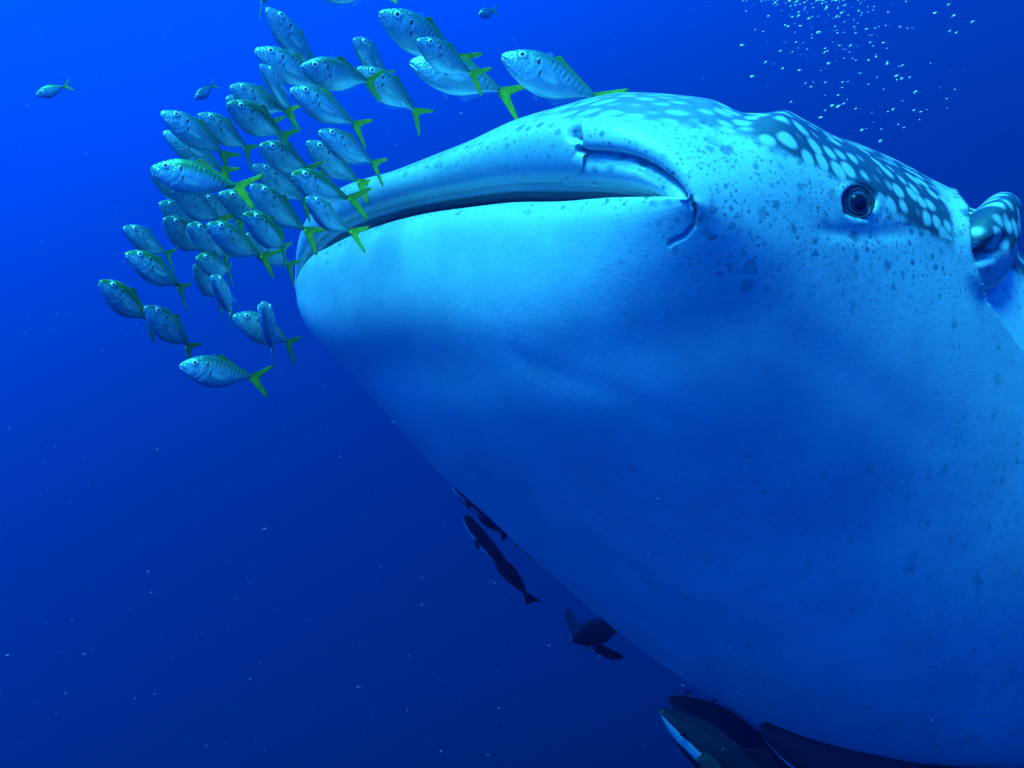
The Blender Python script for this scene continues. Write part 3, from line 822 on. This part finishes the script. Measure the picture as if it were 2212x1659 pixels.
# ------------------------------------------------------------------ dark companions under the belly
dark_m, t, b = newmat('dark_fish_skin', 0.45, 0.35)
o_ = node(t, 'ShaderNodeTexCoord').outputs['Object']
sx = node(t, 'ShaderNodeSeparateXYZ'); t.links.new(o_, sx.inputs[0])
n_ = node(t, 'ShaderNodeTexNoise'); n_.inputs['Scale'].default_value = 12; n_.inputs['Detail'].default_value = 4
t.links.new(o_, n_.inputs['Vector'])
zz = math_node(t, 'ADD', sx.outputs[2], math_node(t, 'MULTIPLY', math_node(t, 'SUBTRACT', n_.outputs[0], 0.5), 0.02))
dk = mix_col(t, n_.outputs[0], (0.006, 0.008, 0.010), (0.018, 0.022, 0.026))
stripe = math_node(t, 'MULTIPLY', maprange(t, zz, -0.006, -0.014), maprange(t, zz, -0.046, -0.036))
stripe = math_node(t, 'MULTIPLY', stripe, maprange(t, sx.outputs[0], 0.55, 0.30))
thin = mix_col(t, stripe, dk, (0.50, 0.56, 0.58))
t.links.new(thin, b.inputs['Base Color'])
fin_dark, t, b = newmat('dark_fin', 0.5, 0.3); b.inputs['Base Color'].default_value = (0.010, 0.012, 0.014, 1)

REM = [(0, 0.004, -0.012, 0.006), (0.02, 0.016, -0.024, 0.026), (0.08, 0.034, -0.042, 0.044), (0.18, 0.044, -0.054, 0.050), (0.32, 0.048, -0.056, 0.048), (0.50, 0.042, -0.048, 0.040), (0.68, 0.028, -0.032, 0.026), (0.80, 0.016, -0.018, 0.014), (0.85, 0.013, -0.014, 0.010)]
COB = [(0, 0.004, -0.010, 0.008), (0.03, 0.016, -0.024, 0.028), (0.10, 0.040, -0.050, 0.056), (0.22, 0.068, -0.078, 0.082), (0.36, 0.072, -0.088, 0.080), (0.52, 0.060, -0.076, 0.062), (0.70, 0.036, -0.044, 0.036), (0.80, 0.022, -0.026, 0.018), (0.85, 0.018, -0.020, 0.012)]
R_TAIL = [((0.835, 0.012), (0.96, 0.066)), ((0.84, 0.006), (0.945, 0.030)), ((0.845, 0.0), (0.935, 0.0)), ((0.84, -0.006), (0.945, -0.030)), ((0.835, -0.012), (0.955, -0.062))]
R_DORS = [((0.48, 0.042), (0.50, 0.048)), ((0.53, 0.040), (0.565, 0.062)), ((0.64, 0.032), (0.67, 0.056)), ((0.78, 0.018), (0.80, 0.026))]
R_ANAL = [((0.48, -0.048), (0.50, -0.055)), ((0.53, -0.046), (0.565, -0.068)), ((0.64, -0.036), (0.67, -0.060)), ((0.78, -0.020), (0.80, -0.028))]
C_DORS = [((0.34, 0.070), (0.36, 0.080)), ((0.38, 0.070), (0.44, 0.130)), ((0.52, 0.060), (0.55, 0.090)), ((0.76, 0.028), (0.78, 0.040))]
C_TAIL = [((0.835, 0.018), (1.02, 0.130)), ((0.84, 0.008), (0.97, 0.060)), ((0.845, 0.0), (0.935, 0.0)), ((0.84, -0.008), (0.965, -0.055)), ((0.835, -0.018), (1.00, -0.110))]
R_PEC = [((0.0, 0.010), (0.02, 0.014)), ((0.0, 0.002), (0.07, 0.012)), ((0.0, -0.005), (0.06, -0.014)), ((0.0, -0.010), (0.02, -0.018))]
C_PEC = [((0.0, 0.020), (0.04, 0.030)), ((0.0, 0.006), (0.20, 0.034)), ((0.0, -0.010), (0.16, -0.018)), ((0.0, -0.020), (0.05, -0.034))]
DARK = {}
for nm, pr_, tl, dr, an, pc in (('remora', REM, R_TAIL, R_DORS, R_ANAL, R_PEC), ('cobia', COB, C_TAIL, C_DORS, R_ANAL, C_PEC)):
    DARK[nm] = {'body': loft_fish('body', pr_, 48, 32, groove=False, mat=dark_m), 'tail_fin': fin_mesh('tail_fin', tl, 0.005, 8, fin_dark),
                'dorsal_fin': fin_mesh('dorsal_fin', dr, 0.004, 8, fin_dark), 'anal_fin': fin_mesh('anal_fin', an, 0.004, 8, fin_dark),
                'pectoral_fin': fin_mesh('pectoral_fin', pc, 0.004, 5, fin_dark)}
_v, _f = dome(0.012, 0.006, 16, 5, 0.004); DEYE = bpy.data.meshes.new('eye'); DEYE.from_pydata(_v, [], _f); DEYE.materials.append(pup_m)

def dark_fish(kind, n0, n1, r0, r1, d0, d1, roll, label, name):
    nose, rt = at(n0, n1, d0), at(r0, r1, d1)
    sc = (rt - nose).length / 0.85
    root = empty(name, nose)
    root.matrix_world = Matrix.Translation(nose) @ frame_from(nose, rt, math.radians(roll)) @ Matrix.Scale(sc, 4)
    tag(root, label, 'fish', 'dark fish riding under the shark belly')
    D = DARK[kind]
    for k in ('body', 'tail_fin', 'dorsal_fin', 'anal_fin'): put(k, D[k], root)
    w = 0.046 if kind == 'remora' else 0.076
    for sd in (1, -1):
        put('pectoral_fin', D['pectoral_fin'], root, Matrix.Translation((0.19, sd * w, -0.012)) @ Matrix.Rotation(sd * 0.75, 4, 'Z') @ Matrix.Rotation(0.1, 4, 'Y'))
        nn = Vector((-0.2, sd, 0.1)).normalized()
        put('eye', DEYE, root, Matrix.Translation((0.085, sd * w * 0.88, 0.002)) @ nn.to_track_quat('Z', 'Y').to_matrix().to_4x4())
    return root

dark_fish('remora', 1003, 1114, 1137, 1284, 2.7, 2.85, 60, 'slender black remora hanging clear below the shark throat', 'remora')
dark_fish('remora', 980, 1049, 1085, 1150, 3.05, 3.25, 40, 'remora hugging the throat edge, mostly hidden behind it', 'remora')
dark_fish('remora', 1215, 1240, 1124, 1180, 3.3, 3.35, 0, 'remora behind the belly with only its tail tip showing', 'remora')
dark_fish('cobia', 1238, 1384, 1352, 1338, 2.95, 3.35, 35, 'dark stout fish facing out from under the belly edge, fins spread', 'cobia')
dark_fish('cobia', 1428, 1532, 1760, 1800, 2.1, 2.25, 22, 'large black fish with pale belly stripe and dark eye, under the shark', 'cobia')
dark_fish('cobia', 1446, 1508, 1800, 1735, 2.7, 2.9, 50, 'large black fish pressed close beneath the belly, behind the striped one', 'cobia')
dark_fish('cobia', 1646, 1572, 2300, 1800, 2.55, 2.9, 60, 'black fish with pointed snout under the rear of the belly', 'cobia')

# ------------------------------------------------------------------ air bubbles above the back
bub_m, t, b = newmat('air_bubble', 0.12, 0.8)
b.inputs['Base Color'].default_value = (0.95, 0.97, 0.97, 1)
b.inputs['Metallic'].default_value = 0.55
rng = random.Random(11)
def blob(name, seed, sub=2, rough=0.12, flat=(1, 1, 1)):
    bm_ = bmesh.new(); bmesh.ops.create_icosphere(bm_, subdivisions=sub, radius=1.0)
    r_ = random.Random(seed)
    ph = [r_.uniform(0, 6) for _ in range(6)]
    for v in bm_.verts:
        k = 1 + rough * (math.sin(3 * v.co.x + ph[0]) * math.sin(3 * v.co.y + ph[1]) + math.sin(4 * v.co.z + ph[2]) * 0.6)
        v.co = Vector((v.co.x * flat[0], v.co.y * flat[1], v.co.z * flat[2])) * k
    me = bpy.data.meshes.new(name); bm_.to_mesh(me); bm_.free()
    me.polygons.foreach_set('use_smooth', [True] * len(me.polygons))
    return me
BUB = [blob('bubble', k, 2, 0.10, (1.0, 1.0, 0.62)) for k in range(4)]
for m_ in BUB: m_.materials.append(bub_m)
big_spots = [(1603, 98, 3.4), (1625, 165, 2.8), (1660, 35, 2.8), (1675, 6, 3), (1722, 4, 3), (1725, 34, 3), (1748, 40, 3), (1785, 18, 3.2), (1818, 28, 3.4), (1769, 70, 4), (1790, 137, 3.2), (1686, 110, 3),
             (1727, 152, 3), (1798, 229, 3.8), (1811, 230, 3.8), (1773, 254, 3), (1782, 239, 2.6), (1862, 281, 3.2), (1902, 305, 3.8), (1880, 92, 2.6), (1948, 170, 3.2), (1978, 199, 3.2), (1937, 164, 3.4),
             (2060, 34, 3.4), (2101, 48, 4), (2066, 71, 2.6), (2052, 67, 2.6), (2049, 10, 2.8), (2020, 28, 2.8), (1917, 138, 2.6), (1876, 130, 2.6), (1820, 178, 2.6), (1752, 188, 2.6), (1690, 148, 2.6)]
spots = list(big_spots)
while len(spots) < 250:
    y_ = rng.random() ** 2.2 * 290
    c_ = 1725 + 0.65 * y_
    x_ = rng.gauss(c_ + 40 * rng.random(), 62 + 0.22 * y_)
    if x_ < 1600 + 0.25 * y_ or x_ > 2110 or y_ > 120 + 1.1 * (x_ - 1600): continue
    spots.append((x_, y_, rng.choice([0.9, 1.1, 1.3, 1.6, 1.6, 2.0, 2.4])))
for i, (x_, y_, r_) in enumerate(spots):
    dpt = rng.uniform(2.3, 4.2)
    o = bpy.data.objects.new('bubble', BUB[i % 4]); COL.objects.link(o)
    o.location = at(x_, y_, dpt)
    r = r_ * 1.1 * dpt / FP
    o.scale = (r * rng.uniform(1.2, 1.8), r, r * rng.uniform(0.8, 1.1))
    o.rotation_euler = (rng.uniform(-.3, .3), math.radians(-22) + rng.uniform(-.25, .25), 0)
    tag(o, 'tiny bright air bubble in the plume rising above the spotted back', 'bubble', 'air bubbles rising above the shark')

# ------------------------------------------------------------------ drifting specks in the water
snow_m, t, b = newmat('drifting_specks', 0.8, 0.2); b.inputs['Base Color'].default_value = (0.55, 0.62, 0.62, 1); b.inputs['Alpha'].default_value = 0.2
bm_ = bmesh.new()
for i in range(900):
    dpt = rng.uniform(0.9, 7.0)
    x_, y_ = rng.uniform(-300, 2500), rng.uniform(-200, 1850)
    P_ = at(x_, y_, dpt)
    r = rng.choice([0.8, 1.0, 1.2, 1.6, 2.2]) * dpt / FP * (0.7 if dpt > 3 else 0.9)
    M_ = Matrix.Translation(P_) @ Matrix.Rotation(rng.uniform(0, 3), 4, Vector((rng.random(), rng.random(), rng.random() + .01)).normalized()) @ Matrix.Diagonal((r * rng.uniform(1, 2.6), r, r * rng.uniform(.5, 1), 1))
    bmesh.ops.create_icosphere(bm_, subdivisions=1, radius=1.0, matrix=M_)
me = bpy.data.meshes.new('plankton'); bm_.to_mesh(me); bm_.free(); me.materials.append(snow_m)
o = bpy.data.objects.new('plankton', me); COL.objects.link(o)
tag(o, 'fine pale plankton specks drifting through the blue water', 'plankton', None, 'stuff')

# ------------------------------------------------------------------ the water itself
hz = bpy.data.meshes.new('haze')
bm_ = bmesh.new(); bmesh.ops.create_cube(bm_, size=1.0)
for v in bm_.verts:
    v.co = Vector((v.co.x * 26, 6.5 + v.co.y * 19, -0.6 + v.co.z * 8.0))
bm_.to_mesh(hz); bm_.free()
hz_m = bpy.data.materials.new('sea_water'); hz_m.use_nodes = True
t = hz_m.node_tree; t.nodes.clear()
out = t.nodes.new('ShaderNodeOutputMaterial'); pv = t.nodes.new('ShaderNodeVolumePrincipled')
pv.inputs['Color'].default_value = (0.0, 0.11, 0.50, 1)
pv.inputs['Density'].default_value = 0.045
pv.inputs['Anisotropy'].default_value = 0.5
t.links.new(pv.outputs[0], out.inputs['Volume'])
hz.materials.append(hz_m)
o = bpy.data.objects.new('haze', hz); COL.objects.link(o)
tag(o, 'clear blue sea water that dims distant things', 'water', None, 'stuff')
